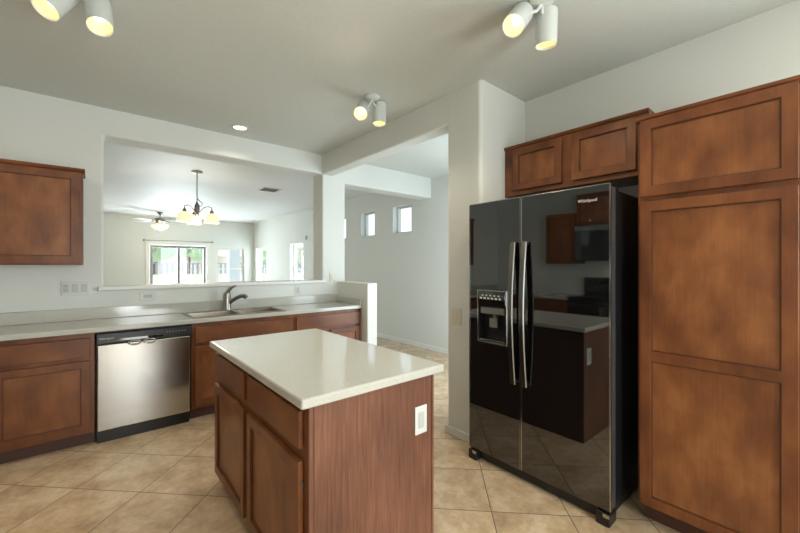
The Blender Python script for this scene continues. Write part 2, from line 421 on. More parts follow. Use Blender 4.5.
CT, CB = .89, .852       # counter top / underside
YF = 3.60                # face of the base cabinets on the back wall
def base_cabinet(label, x0, x1, drawers, doors, name='base_cabinet', drawer_name='drawer_front'):
    t = thing(name, label, 'cabinet', ((x0+x1)/2, 3.87, 0), 'base cabinets on the back wall')
    g = nb(); yb = YB-.003
    if name == 'sink_cabinet':
        box(g, (x0, YF, .10), (x1, YF+.018, CB-.001)); box(g, (x0, yb-.012, .10), (x1, yb, CB-.001)); box(g, (x0, YF+.018, .10), (x1, yb-.012, .118))
        box(g, (x0, YF+.018, .118), (x0+.018, yb-.012, CB-.001)); box(g, (x1-.018, YF+.018, .118), (x1, yb-.012, CB-.001))
    else: box(g, (x0, YF, .10), (x1, yb, CB-.001))
    obj('body', g, M['wood'], t, bevel=.002)
    obj('toe_kick', B((x0, YF+.07, 0), (x1, YF+.09, .10)), M['wood_dark'], t)
    for (a, b_) in drawers: drawer_front(t, YF, -1, 'Y', a, b_, .675, .815, name=drawer_name)
    for (a, b_) in doors: shaker(t, 'door', YF, -1, 'Y', a, b_, .125, .645)
    return t
base_cabinet('wide stained wood base cabinet left of the dishwasher, one drawer over one door', -.525, .021, [(-.505, -.006)], [(-.505, -.006)])
base_cabinet('stained wood corner base cabinet further along the back wall past the left picture edge', -1.849, -.527, [(-1.07, -.55)], [(-1.07, -.55)])
base_cabinet('stained wood sink cabinet with a false front, right of the dishwasher', .667, 1.602, [(.695, 1.58)], [(.695, 1.13), (1.145, 1.58)], name='sink_cabinet', drawer_name='false_front')
base_cabinet('stained wood base cabinet at the right end of the sink counter, against the low wall', 1.604, 2.432, [(1.625, 2.405)], [(1.625, 2.01), (2.028, 2.405)])

# worktop with a cutout for the sink
SX0, SX1, SY0, SY1 = .675, 1.535, 3.625, 4.10
t = thing('kitchen_countertop', 'long off-white countertop with the double sink, running along the back wall', 'countertop', (.3, 3.85, CB))
obj('worktop', slab(nb(), 'Z', CB, CT, (XL+.004, 2.437), (3.57, YB-.002), [(SX0+.012, SX1-.012, SY0+.012, SY1-.012)]), M['counter'], t, bevel=.007, seg=3)
obj('backsplash', B((XL+.004, YB-.024, CT), (2.437, YB-.002, CT+.10)), M['counter'], t, bevel=.005)
obj('side_splash', B((2.415, 3.575, CT), (2.437, YB-.025, CT+.07)), M['counter'], t, bevel=.005)

# double bowl sink
t = thing('kitchen_sink', 'stainless double bowl sink set into the countertop below the pass-through', 'sink', (1.16, 3.85, CT))
xm = 1.105
obj('rim', slab(nb(), 'Z', CT+.0004, CT+.006, (SX0, SX1), (SY0, SY1), [(SX0+.03, xm-.015, SY0+.03, SY1-.085), (xm+.015, SX1-.03, SY0+.03, SY1-.085)]), M['sinkmetal'], t, bevel=.002)
for (a, b_) in ((SX0+.03, xm-.015), (xm+.015, SX1-.03)):
    g = nb(); c0, c1 = SY0+.03, SY1-.085; zb = CT-.18; ins = .025
    top = [(a, c0), (b_, c0), (b_, c1), (a, c1)]; bot = [(a+ins, c0+ins), (b_-ins, c0+ins), (b_-ins, c1-ins), (a+ins, c1-ins)]
    T = [g.verts.new((x, y, CT+.004)) for x, y in top]; Bt = [g.verts.new((x, y, zb)) for x, y in bot]
    To = [g.verts.new((x, y, CT)) for x, y in ((a-.001, c0-.001), (b_+.001, c0-.001), (b_+.001, c1+.001), (a-.001, c1+.001))]
    Bo = [g.verts.new((x, y, zb-.003)) for x, y in ((a+ins-.002, c0+ins-.002), (b_-ins+.002, c0+ins-.002), (b_-ins+.002, c1-ins+.002), (a+ins-.002, c1-ins+.002))]
    for i in range(4):
        j = (i+1) % 4
        g.faces.new((T[i], T[j], Bt[j], Bt[i])); g.faces.new((To[i], To[j], Bo[j], Bo[i])); g.faces.new((T[i], T[j], To[j], To[i]))
    g.faces.new(Bt); g.faces.new(Bo)
    bw = obj('bowl', g, M['sinkmetal'], t, bevel=.012, seg=3)
    obj('drain', lathe(nb(), ((a+b_)/2, (c0+c1)/2, zb), (0, 0, 1), [(0, .002), (.03, .002), (.042, .004), (.044, .0005)]), M['chrome'], bw, smooth=True)

# faucet
fx, fy = 1.075, 4.045
t = thing('faucet', 'brushed nickel single lever faucet standing on the sink rim below the pass-through', 'faucet', (fx, fy, CT+.006))
zf = CT+.0065
obj('base', lathe(nb(), (fx, fy, zf), (0, 0, 1), [(0, 0), (.044, 0), (.044, .006), (.041, .014), (.039, .05), (.037, .10), (.036, .15), (.031, .172), (.012, .185), (0, .187)]), M['nickel'], t, smooth=True)
sp = nb(); pts = [(fx, fy, zf+.04), (fx+.03, fy-.03, zf+.085), (fx+.07, fy-.06, zf+.12), (fx+.105, fy-.09, zf+.142), (fx+.135, fy-.115, zf+.145), (fx+.155, fy-.13, zf+.125)]
tube(sp, pts, [.018, .019, .019, .019, .022, .021], 14); obj('spout', sp, M['nickel'], t, smooth=True)
lv = nb(); tube(lv, [(fx, fy, zf+.16), (fx+.012, fy-.008, zf+.195), (fx+.035, fy-.025, zf+.23), (fx+.075, fy-.05, zf+.25)], [.022, .019, .014, .008], 12); obj('lever', lv, M['nickel'], t, smooth=True)

# ------------------------------------------------------------------ dishwasher
def text_bm(s, size, depth, origin, right, up):
    """a word as solid letters: right/up give its reading direction in the world"""
    cu = bpy.data.curves.new('word', 'FONT'); cu.body = s; cu.size = size; cu.extrude = depth; cu.align_x = 'CENTER'; cu.align_y = 'CENTER'; cu.resolution_u = 3
    o = bpy.data.objects.new('word', cu); C.objects.link(o)
    dg = bpy.context.evaluated_depsgraph_get(); me = bpy.data.meshes.new_from_object(o.evaluated_get(dg))
    bm = nb(); bm.from_mesh(me)
    bpy.data.objects.remove(o); bpy.data.curves.remove(cu); bpy.data.meshes.remove(me)
    r, u = Vector(right), Vector(up); n = r.cross(u); og = Vector(origin)
    for v in bm.verts: v.co = og + r*v.co.x + u*v.co.y + n*v.co.z
    return bm
t = thing('dishwasher', 'stainless steel dishwasher with black control strip between the two base cabinets', 'dishwasher', (.345, 3.87, 0))
dx0, dx1, dyf = .036, .652, 3.573
obj('body', B((.028, 3.62, .06), (.66, YB-.004, CB-.004)), M['black_side'], t)
obj('door', B((dx0, dyf, .10), (dx1, 3.615, .752)), M['stainless'], t, bevel=.006, seg=3)
ctl = obj('control_panel', B((dx0-.006, dyf-.004, .757), (dx1+.006, 3.615, .838)), M['black'], t, bevel=.006)
ctl['label'] = 'glossy black control strip'
g = nb(); prism(g, [(dyf-.0035, .768), (dyf-.005, .772), (dyf-.005, .79), (dyf-.0035, .794)], 'X', dx0+.05, dx1-.20)
obj('pocket_handle', g, M['black_gloss'], ctl)
g = nb()
for k in range(7): cyl(g, (dx1-.17+k*.022, dyf-.004, .805), (dx1-.17+k*.022, dyf-.0065, .805), .0055, n=10)
obj('buttons', g, M['grey'], ctl)
obj('badge', text_bm('Whirlpool', .022, .0006, (dx0+.055, dyf-.0068, .80), (1, 0, 0), (0, 0, 1)), M['screen'], ctl)
obj('toe_panel', B((dx0, 3.61, 0), (dx1, 3.63, .096)), M['black'], t)
# two little wire clips on the door's top edge
for cx in (.265, .365):
    g = nb(); tube(g, [(cx+.042*math.cos(a), dyf-.008, .748+.017*math.sin(a)) for a in [PI*2*i/20 for i in range(21)]], .006, 8)
    obj('latch_ring', g, M['chrome'], t, smooth=True)

# ------------------------------------------------------------------ wall cabinet on the left
t = thing('wall_cabinet', 'stained wood wall cabinet left of the pass-through with a single framed door', 'cabinet', (-.37, 3.98, 1.36), 'wall cabinets on the back wall')
obj('body', B((-.72, 3.83, 1.36), (-.048, YB-.003, 2.10)), M['wood'], t, bevel=.002)
shaker(t, 'door', 3.83, -1, 'Y', -.70, -.062, 1.372, 2.085, st=.058)
g = nb(); prism(g, [(3.83, 2.10), (3.83, 2.085), (3.81, 2.09), (3.80, 2.105), (3.80, 2.115), (YB-.003, 2.115), (YB-.003, 2.10)], 'X', -.73, -.036)
obj('crown', g, M['wood_x'], t, bevel=.002)

# ------------------------------------------------------------------ island
IX0, IX1, IY0, IY1 = .60, 1.24, 1.222, 2.45
t = thing('island_cabinet', 'wooden kitchen island with two drawers over two doors facing left', 'cabinet', ((IX0+IX1)/2, (IY0+IY1)/2, 0))
obj('body', B((IX0, IY0+.008, .10), (IX1-.006, IY1, CB-.001)), M['wood'], t, bevel=.002)
obj('toe_kick', B((IX0+.07, IY0+.03, 0), (IX1-.02, IY1-.02, .10)), M['wood_dark'], t)
ep = obj('end_panel', B((IX0+.022, IY0, 0), (IX1-.016, IY0+.008, CB-.001)), M['laminate'], t, bevel=.001)
ep['label'] = 'walnut-grain laminate end panel'
obj('back_panel', B((IX1-.006, IY0+.004, 0), (IX1, IY1, CB-.001)), M['back_shade'], t, bevel=.001)
for (a, b_) in ((IX0+.0, IX0+.02), (IX1-.014, IX1)):
    obj('corner_trim', B((a, IY0-.003, .10 if a < 1 else 0), (b_, IY0+.012, CB-.001)), M['laminate'], t, bevel=.003)
for (a, b_) in ((1.262, 1.842), (1.896, 2.445)):
    drawer_front(t, IX0, -1, 'X', a, b_, .685, .823, th=.02)
    d = shaker(t, 'door', IX0, -1, 'X', a, b_, .095, .637, th=.022)
    for hz in (.17, .55):
        hy = a+.004 if a < 1.5 else b_-.004
        obj('hinge', B((IX0-.012, hy-.008 if a < 1.5 else hy, hz-.012), (IX0-.002, hy if a < 1.5 else hy+.008, hz+.012)), M['nickel'], d)
op = obj('outlet_plate', B((1.118, IY0-.006, .588), (1.192, IY0-.0002, .715)), M['white'], t, bevel=.003); op['label'] = 'white outlet plate'
sk = obj('outlet_socket', B((1.138, IY0-.009, .615), (1.172, IY0-.005, .688)), M['socket'], op, bevel=.003)
t = tag(obj('island_countertop', B((.558, 1.19, CB), (1.283, 2.485, CT)), M['counter'], None, bevel=.009, seg=4), 'rectangular off-white countertop lying on the wooden island', 'countertop')

# ------------------------------------------------------------------ refrigerator
FX, FY0, FY1, FM = 2.05, .742, 1.664, 1.258
t = thing('refrigerator', 'black side-by-side refrigerator with water dispenser, standing beside the tall pantry cabinet', 'refrigerator', (2.42, 1.2, 0))
obj('body', B((FX+.085, FY0+.012, .03), (XR-.015, FY1-.012, 1.765)), M['black_side'], t, bevel=.006)
dsp = (1.362, 1.588, .84, 1.185)
fd = obj('freezer_door', slab(nb(), 'X', FX, FX+.075, (FM+.003, FY1), (.075, 1.785), [dsp]), M['black_gloss'], t, bevel=.006, seg=3)
rd = obj('fridge_door', B((FX, FY0, .075), (FX+.075, FM-.003, 1.785)), M['black_gloss'], t, bevel=.006, seg=3)
for (par, y0, y1) in ((rd, FY0-.0015, FY0+.003), (rd, FM-.008, FM-.0025), (fd, FM+.0025, FM+.006), (fd, FY1-.003, FY1+.0015)):
    obj('edge_trim', B((FX-.0012, y0, .08), (FX+.004, y1, 1.78)), M['chrome'], par)
for (par, y0, y1) in ((rd, FY0, FM-.003), (fd, FM+.003, FY1)):
    obj('top_trim', B((FX-.0012, y0, 1.782), (FX+.004, y1, 1.7865)), M['chrome'], par)
obj('door_edge', B((FX+.012, FY0-.0008, .09), (FX+.066, FY0+.002, 1.77)), M['edge_grey'], rd)
# bowed handles
def fr_handle(parent, yc):
    g = nb(); n = 22; prev = None
    for i in range(n+1):
        s = i/n; z = .612 + s*.89
        x = FX - .024 - .032*math.sin(PI*s); th = .009; w = .019
        ring = [g.verts.new(p) for p in ((x-th*.6, yc-w*.75, z), (x-th*.6, yc+w*.75, z), (x, yc+w, z), (x+th, yc+w*.9, z), (x+th, yc-w*.9, z), (x, yc-w, z))]
        if prev:
            for k in range(6): g.faces.new((prev[k], prev[(k+1) % 6], ring[(k+1) % 6], ring[k]))
        else: g.faces.new(ring[::-1])
        prev = ring
    g.faces.new(prev)
    h = obj('handle', g, M['handle'], parent, smooth=True)
    h['label'] = 'bowed dark stainless bar handle'
    for z in (.62, 1.488): obj('mount', B((FX-.018, yc-.012, z-.004), (FX-.0002, yc+.012, z+.018)), M['handle'], h, bevel=.003)
fr_handle(fd, FM+.042); fr_handle(rd, FM-.036)
# dispenser
y0, y1, z0, z1 = dsp
dp = obj('dispenser', slab(nb(), 'X', FX-.003, FX+.006, (y0-.006, y1+.006), (z0-.006, z1+.006), [(y0+.002, y1-.002, z0+.002, z1-.002)]), M['chrome'], t, bevel=.0015)
dp['label'] = 'ice and water dispenser with chrome trim'
g = nb(); box(g, (FX+.062, y0, z0), (FX+.072, y1, z1)); box(g, (FX+.004, y0, z0), (FX+.066, y0+.006, z1)); box(g, (FX+.004, y1-.006, z0), (FX+.066, y1, z1)); box(g, (FX+.004, y0, z0), (FX+.066, y1, z0+.006)); box(g, (FX+.004, y0, z1-.006), (FX+.066, y1, z1))
obj('recess', g, M['black'], dp)
g = nb(); prism(g, [(FX-.004, z1), (FX-.012, z1-.03), (FX-.004, z1-.10), (FX+.03, z1-.12), (FX+.06, z1-.12), (FX+.06, z1)], 'Y', y0+.003, y1-.003); obj('control_panel', g, M['black_gloss'], dp, bevel=.003)
g = nb()
for k in range(6): box(g, (FX-.0135, y0+.035+k*.03, z1-.055), (FX-.008, y0+.05+k*.03, z1-.043))
for k in range(5): box(g, (FX-.0135, y0+.045+k*.032, z1-.034), (FX-.009, y0+.057+k*.032, z1-.026))
obj('icons', g, M['screen'], dp)
obj('display', B((FX+.004, y0+.02, z1-.155), (FX+.012, y1-.02, z1-.112)), M['grey'], dp, bevel=.002)
g = nb(); box(g, (FX+.015, (y0+y1)/2-.03, z1-.245), (FX+.03, (y0+y1)/2+.03, z1-.185)); box(g, (FX+.03, (y0+y1)/2-.012, z1-.2), (FX+.06, (y0+y1)/2+.012, z1-.13)); obj('paddle', g, M['grey'], dp, bevel=.003)
g = nb(); box(g, (FX+.004, y0+.02, z0+.006), (FX+.06, y1-.02, z0+.016)); obj('drip_tray', g, M['chrome'], dp, bevel=.002)
# base
gr = obj('base_grille', B((FX+.03, FY0+.02, .012), (FX+.06, FY1-.02, .07)), M['black'], t, bevel=.003)
for yy in (FY0, FY1-.07):
    f = obj('foot_cover', B((FX-.012, yy, 0), (FX+.085, yy+.07, .068)), M['black'], t, bevel=.008)
    g = nb(); cyl(g, (FX-.013, yy+.014, .06), (FX+.03, yy+.014, .06), .007, n=10); box(g, (FX-.014, yy+.002, .048), (FX-.0105, yy+.032, .066)); obj('hinge_screw', g, M['chrome'], f)
obj('hinge_cover', B((FX+.03, FY0+.02, 1.7655), (FX+.17, FY0+.07, 1.79)), M['black'], t, bevel=.006)
obj('hinge_cover', B((FX+.03, FY1-.07, 1.7655), (FX+.17, FY1-.02, 1.79)), M['black'], t, bevel=.006)
bd = obj('badge', text_bm('Whirlpool', .024, .001, (FX-.0012, FY0+.115, 1.708), (0, -1, 0), (0, 0, 1)), M['screen'], rd)
obj('lock_button', cyl(nb(), (FX-.003, FY0+.10, 1.60), (FX+.004, FY0+.10, 1.60), .007, n=14), M['handle'], rd)

# ------------------------------------------------------------------ cabinet over the fridge
t = thing('wall_cabinet', 'low two-door stained wood wall cabinet mounted over the black refrigerator', 'cabinet', (2.67, 1.19, 1.90), 'upper cabinets on the right wall')
UX = 2.52
obj('body', B((UX, .70, 1.90), (XR-.003, 1.686, 2.275)), M['wood_y'], t, bevel=.002)
for (a, b_) in ((.765, 1.15), (1.222, 1.608)): shaker(t, 'door', UX, -1, 'X', a, b_, 1.936, 2.252, st=.05)
g = nb(); prism(g, [(UX, 2.262), (UX-.008, 2.268), (UX-.014, 2.278), (UX-.014, 2.288), (XR-.003, 2.288), (XR-.003, 2.276), (UX, 2.276)], 'Y', .70, 1.688)
obj('crown', g, M['wood_y'], t, bevel=.002)

# ------------------------------------------------------------------ pantry
t = thing('pantry_cabinet', 'tall stained wood pantry cabinet with a short upper and a long two-panel lower door', 'cabinet', (2.52, .37, 0))
PX, PY0, PY1 = 2.22, .066, .668
obj('body', B((PX, PY0, .10), (XR-.003, PY1, 2.118)), M['wood'], t, bevel=.002)
obj('toe_kick', B((PX+.07, PY0, 0), (PX+.09, PY1-.005, .10)), M['wood_dark'], t)
shaker(t, 'door', PX, -1, 'X', .09, .655, 1.715, 2.112, st=.05)
shaker(t, 'door', PX, -1, 'X', .09, .655, .112, 1.687, st=.05, mid=(.866, .916))
g = nb(); prism(g, [(PX, 2.108), (PX-.012, 2.112), (PX-.022, 2.120), (PX-.022, 2.134), (XR-.003, 2.134), (XR-.003, 2.119), (PX, 2.119)], 'Y', PY0-.02, PY1+.004)
obj('crown', g, M['wood_y'], t, bevel=.002)

# ------------------------------------------------------------------ opposite run (seen in the refrigerator door)
XO = -1.22
def side_base(label, y0, y1):
    t = thing('base_cabinet', label, 'cabinet', (XL+.3, (y0+y1)/2, 0), 'base cabinets on the range wall')
    obj('body', B((XL+.003, y0, .10), (XO-.02, y1, CB-.001)), M['wood'], t, bevel=.002)
    obj('toe_kick', B((XL+.003, y0+.002, 0), (XO-.09, y1-.002, .10)), M['wood_dark'], t)
    drawer_front(t, XO-.02, 1, 'X', y0+.02, y1-.02, .675, .815); shaker(t, 'door', XO-.02, 1, 'X', y0+.02, y1-.02, .125, .645)
    c = tag(obj('side_countertop', B((XL+.003, y0, CB), (XO+.01, y1, CT)), M['counter'], None, bevel=.006), label.replace('stained wood base cabinet', 'short off-white countertop'), 'countertop')
side_base('stained wood base cabinet on the far side of the range, reflected in the refrigerator', 2.516, 3.05)
side_base('stained wood base cabinet on the near side of the range, outside the picture', .9, 1.744)
def side_wall_cab(label, y0, y1, z0, z1):
    t = thing('wall_cabinet', label, 'cabinet', (XL+.16, (y0+y1)/2, z0), 'wall cabinets over the range wall')
    obj('body', B((XL+.003, y0, z0), (XL+.32, y1, z1)), M['wood'], t, bevel=.002)
    shaker(t, 'door', XL+.32, 1, 'X', y0+.012, y1-.012, z0+.012, z1-.012)
side_wall_cab('stained wood wall cabinet beside the microwave, reflected in the refrigerator door', 2.516, 3.0, 1.38, 2.16)
side_wall_cab('stained wood wall cabinet above the microwave, reflected in the refrigerator door', 1.752, 2.51, 1.94, 2.42)
side_wall_cab('stained wood wall cabinet on the near side of the microwave, outside the picture', .9, 1.744, 1.38, 2.16)
t = thing('microwave_oven', 'black over-the-range microwave with a steel top strip, reflected in the refrigerator door', 'microwave', (XL+.2, 2.13, 1.42))
obj('body', B((XL+.003, 1.756, 1.42), (XL+.37, 2.508, 1.934)), M['black'], t, bevel=.004)
obj('vent_strip', B((XL+.37, 1.756, 1.86), (XL+.40, 2.508, 1.934)), M['stainless'], t, bevel=.003)
d = obj('door', B((XL+.37, 1.95, 1.425), (XL+.40, 2.508, 1.856)), M['black_gloss'], t, bevel=.003)
tube_b = tube(nb(), [(XL+.42, 1.97, 1.47), (XL+.43, 1.97, 1.64), (XL+.42, 1.97, 1.82)], .008); obj('handle', tube_b, M['handle'], d, smooth=True)
obj('control_panel', B((XL+.37, 1.756, 1.425), (XL+.40, 1.945, 1.856)), M['black'], t, bevel=.003)
lamp('cooktop_lamp', 'SPOT', (XL+.2, 2.0, 1.412), 5, WARM, t, (-.3, 0, -1), .04, 150)
t = thing('range', 'black freestanding range with raised back panel, reflected in the refrigerator door', 'range', (XL+.33, 2.13, 0))
obj('body', B((XL+.02, 1.752, .03), (XO-.02, 2.508, .895)), M['black_side'], t, bevel=.004)
obj('cooktop', B((XL+.02, 1.75, .896), (XO+.01, 2.51, .912)), M['black_gloss'], t, bevel=.004)
bg = obj('back_panel', B((XL+.005, 1.752, .913), (XL+.08, 2.508, 1.17)), M['black_gloss'], t, bevel=.012)
for k in range(4): obj('knob', cyl(nb(), (XL+.08, 1.83+k*.07+(.32 if k > 1 else 0), 1.08), (XL+.105, 1.83+k*.07+(.32 if k > 1 else 0), 1.08), .02, .017, 16), M['black'], bg, smooth=True)
d = obj('oven_door', B((XO-.02, 1.76, .22), (XO+.015, 2.50, .86)), M['black_gloss'], t, bevel=.005)
obj('handle', tube(nb(), [(XO+.012, 1.80, .80), (XO+.05, 1.82, .80), (XO+.05, 2.44, .80), (XO+.012, 2.46, .80)], .011), M['black'], d, smooth=True)
obj('drawer', B((XO-.02, 1.76, .05), (XO+.012, 2.50, .21)), M['black_gloss'], t, bevel=.004)

# ------------------------------------------------------------------ ceiling spots
def twin_spot(label, cx, cy, heads, power=19):
    t = thing('twin_spotlight', label, 'spotlight', (cx, cy, ZC), 'twin ceiling spotlights')
    obj('canopy', lathe(nb(), (cx, cy, ZC), (0, 0, -1), [(.062, .0005), (.062, .012), (.05, .022), (.02, .026), (0, .026)]), M['lamp_white'], t, smooth=True)
    for (top, lens) in heads:
        top, lens = Vector(top), Vector(lens); d = (lens-top).normalized(); L_ = .185; r = .056
        st = lens - d*L_
        h = nb(); lathe(h, st, d, [(0, 0), (r*.55, .001), (r*.93, .008), (r, .02), (r, L_), (r*.955, L_), (r*.93, L_-.004), (r*.90, L_-.012)])
        hd = obj('lamp_head', h, M['lamp_white'], t, smooth=True)
        rf = nb(); lathe(rf, st, d, [(r*.90, L_-.012), (r*.86, L_-.05), (r*.7, L_-.075), (r*.42, L_-.088)]); rfo = obj('reflector', rf, M['reflector'], hd, smooth=True)
        bb = nb(); lathe(bb, st, d, [(r*.44, L_-.088), (r*.45, L_-.07), (r*.36, L_-.055), (0, L_-.048)]); obj('bulb', bb, M['bulb'], hd, smooth=True)
        arm = nb(); piv = st + d*.05 + (Vector((cx, cy, st.z)) - st).normalized()*r*.8
        tube(arm, [(cx, cy, ZC-.02), Vector((cx, cy, ZC-.05))*.6 + piv*.4, piv], .009, 10); obj('bracket', arm, M['lamp_white'], t, smooth=True)
        lamp('spot_lamp', 'SPOT', lens + d*.004, power, WARM, t, d, .04, 130)
twin_spot('white twin ceiling spotlight at the top left corner of the picture', -.07, 2.40,
          [((-.092, 2.47, 2.725), (-.166, 2.413, 2.575)), ((.025, 2.46, 2.735), (.035, 2.384, 2.56))])
twin_spot('white twin ceiling spotlight at the top edge, above the black refrigerator', 1.80, .985,
          [((1.774, 1.07, 2.718), (1.645, 1.054, 2.58)), ((1.868, .99, 2.735), (1.887, 1.006, 2.55))])
twin_spot('small-looking white twin ceiling spotlight near the passage header', 1.765, 2.445,
          [((1.755, 2.545, 2.69), (1.65, 2.445, 2.572)), ((1.875, 2.49, 2.74), (1.865, 2.48, 2.555))])
# recessed lights: two unseen, the second added to brighten the pantry, then the sink's
for (rx, ry, rp, tilt, rl) in ((-1.15, 2.75, 36, .35, 'round lit recessed light in the ceiling over the range wall, outside the picture'),
                               (1.15, -.3, 40, .25, 'added round recessed light brightening the pantry cabinet, outside the picture')):
    t = thing('recessed_light', rl, 'ceiling light', (rx, ry, ZC))
    obj('ring', lathe(nb(), (rx, ry, ZC), (0, 0, -1), [(.085, .0005), (.085, .006), (.066, .008), (.06, .002)]), M['white'], t, smooth=True)
    obj('lens', lathe(nb(), (rx, ry, ZC), (0, 0, -1), [(.064, .003), (.03, .005), (0, .0055)]), M['bulb'], t, smooth=True)
    lamp('recessed_lamp', 'SPOT', (rx, ry, ZC-.012), rp, (1, .78, .52), t, (tilt, 0, -1), .06, 165)
t = thing('recessed_light', 'round lit recessed light in the kitchen ceiling above the pass-through', 'ceiling light', (1.147, 3.855, ZC))
obj('ring', lathe(nb(), (1.147, 3.855, ZC), (0, 0, -1), [(.085, .0005), (.085, .006), (.066, .008), (.06, .002)]), M['white'], t, smooth=True)
obj('lens', lathe(nb(), (1.147, 3.855, ZC), (0, 0, -1), [(.064, .003), (.03, .005), (0, .0055)]), M['bulb'], t, smooth=True)
lamp('recessed_lamp', 'SPOT', (1.147, 3.855, ZC-.012), 14, WARM, t, (0, 0, -1), .05, 140)

# ------------------------------------------------------------------ chandelier, fan, vent
hx, hy = 1.2, 6.08
t = thing('chandelier', 'three-arm chandelier with lit bell glass shades hanging beyond the pass-through', 'chandelier', (hx, hy, ZC))
obj('canopy', lathe(nb(), (hx, hy, ZC), (0, 0, -1), [(.075, 0), (.075, .012), (.05, .024), (.012, .03), (0, .03)]), M['iron'], t, smooth=True)
obj('rod', cyl(nb(), (hx, hy, ZC-.028), (hx, hy, 2.30), .008, n=12), M['iron'], t, smooth=True)
g = nb(); tube(g, [(hx, hy, 2.345), (hx+.03, hy-.02, 2.31), (hx+.065, hy-.045, 2.27), (hx+.05, hy-.03, 2.235), (hx, hy, 2.225)], .007, 8); obj('cord_loop', g, M['iron'], t, smooth=True)
obj('column', lathe(nb(), (hx, hy, 2.30), (0, 0, -1), [(0, 0), (.012, .002), (.02, .03), (.034, .06), (.036, .12), (.028, .17), (.036, .19), (.02, .22), (.008, .24), (0, .245)]), M['iron'], t, smooth=True)
base_a = math.atan2(-math.cos(A_U), math.sin(A_U)) + math.radians(29)     # direction of image right in the world
for da in (-20, -140, 100):
    a = base_a + math.radians(da); ca, sa = math.cos(a), math.sin(a); R_ = .205
    P_ = lambda r, z: (hx+ca*r, hy+sa*r, z)
    g = nb(); tube(g, [P_(.02, 2.12), P_(.05, 2.16), P_(.10, 2.215), P_(.16, 2.225), P_(.205, 2.205), P_(R_, 2.165)], .008, 10); am = obj('arm', g, M['iron'], t, smooth=True)
    obj('socket', lathe(nb(), P_(R_, 2.17), (0, 0, -1), [(0, 0), (.02, .002), (.028, .03), (.03, .05), (0, .05)]), M['iron'], am, smooth=True)
    obj('shade', lathe(nb(), P_(R_, 2.125), (0, 0, -1), [(.028, 0), (.055, .008), (.080, .035), (.092, .075), (.098, .12), (.106, .14), (.103, .142), (.094, .118), (.088, .075), (.076, .038), (.03, .012)]), M['shade'], am, smooth=True)
    obj('bulb', sphere(nb(), P_(R_, 2.06), .022, 10), M['bulb'], am, smooth=True)
lamp('chandelier_lamp', 'POINT', (hx, hy, 1.93), 12, WARM, t, size=.12)

hx, hy = 1.384, 11.4
t = thing('ceiling_fan', 'ceiling fan with pale blades and a lit light kit, before the sliding door', 'ceiling fan', (hx, hy, ZC))
obj('canopy', lathe(nb(), (hx, hy, ZC), (0, 0, -1), [(.07, 0), (.07, .02), (.03, .06), (.014, .065), (.014, .15), (0, .15)]), M['iron'], t, smooth=True)
obj('motor', lathe(nb(), (hx, hy, 2.60), (0, 0, -1), [(0, 0), (.06, .005), (.12, .03), (.125, .09), (.09, .12), (.06, .14), (.06, .16), (0, .16)]), M['iron'], t, smooth=True)
for k in range(5):
    a = math.radians(k*72+12) + base_a; ca, sa = math.cos(a), math.sin(a)
    g = nb()
    for (r0, r1, w0, w1) in ((.16, .74, .055, .075),):
        pr = [(r0, -w0), (r1-.05, -w1), (r1, -w1*.6), (r1, w1*.6), (r1-.05, w1), (r0, w0)]
        A_ = [g.verts.new((hx+ca*r-sa*w, hy+sa*r+ca*w, 2.50+w*.2)) for r, w in pr]; B_ = [g.verts.new((hx+ca*r-sa*w, hy+sa*r+ca*w, 2.508+w*.2)) for r, w in pr]
        n = len(pr)
        for i in range(n): g.faces.new((A_[i], A_[(i+1) % n], B_[(i+1) % n], B_[i]))
        g.faces.new(A_[::-1]); g.faces.new(B_)
    bl = obj('blade', g, M['fan_wood'], t)
    obj('blade_bracket', tube(nb(), [(hx+ca*.10, hy+sa*.10, 2.51), (hx+ca*.22, hy+sa*.22, 2.497)], .014, 8), M['iron'], bl, smooth=True)
for k in range(3):
    a = math.radians(k*120-25) + base_a; p = Vector((hx+math.cos(a)*.05, hy+math.sin(a)*.05, 2.44)); d = Vector((math.cos(a)*.75, math.sin(a)*.75, -.8)).normalized()
    s = obj('shade', lathe(nb(), p, d, [(.02, 0), (.03, .02), (.05, .08), (.078, .14), (.075, .141), (.045, .08), (.02, .02)]), M['shade'], t, smooth=True)
    obj('bulb', sphere(nb(), p + d*.085, .03, 10), M['bulb'], s, smooth=True)
lamp('fan_lamp', 'POINT', (hx, hy, 2.16), 12, WARM, t, size=.1)

t = thing('ceiling_vent', 'square slatted air vent in the living room ceiling right of the chandelier', 'vent', (2.5, 6.66, ZC))
obj('frame', slab(nb(), 'Z', ZC-.012, ZC-.0005, (2.33, 2.67), (6.49, 6.83), [(2.36, 2.64, 6.52, 6.80)]), M['white'], t, bevel=.003)
g = nb()
for k in range(7): y = 6.535+k*.04; prism(g, [(y, ZC-.004), (y+.018, ZC-.015), (y+.020, ZC-.013), (y+.002, ZC-.002)], 'X', 2.36, 2.64)
obj('slats', g, M['grey'], t)
obj('backing', B((2.355, 6.515, ZC-.0015), (2.645, 6.805, ZC-.0004)), M['slot'], t)

t = thing('curtain_rod', 'thin dark curtain rod mounted above the sliding door', 'curtain rod', (2.0, 12.4, 2.05))
obj('rod', cyl(nb(), (1.15, 12.41, 2.06), (2.85, 12.41, 2.06), .011, n=10), M['iron'], t, smooth=True)
for x in (1.13, 2.87): obj('finial', sphere(nb(), (x, 12.41, 2.06), .03, 8), M['iron'], t, smooth=True)
for x in (1.25, 2.75): obj('bracket', B((x-.012, 12.41, 2.045), (x+.012, YL, 2.065)), M['iron'], t)

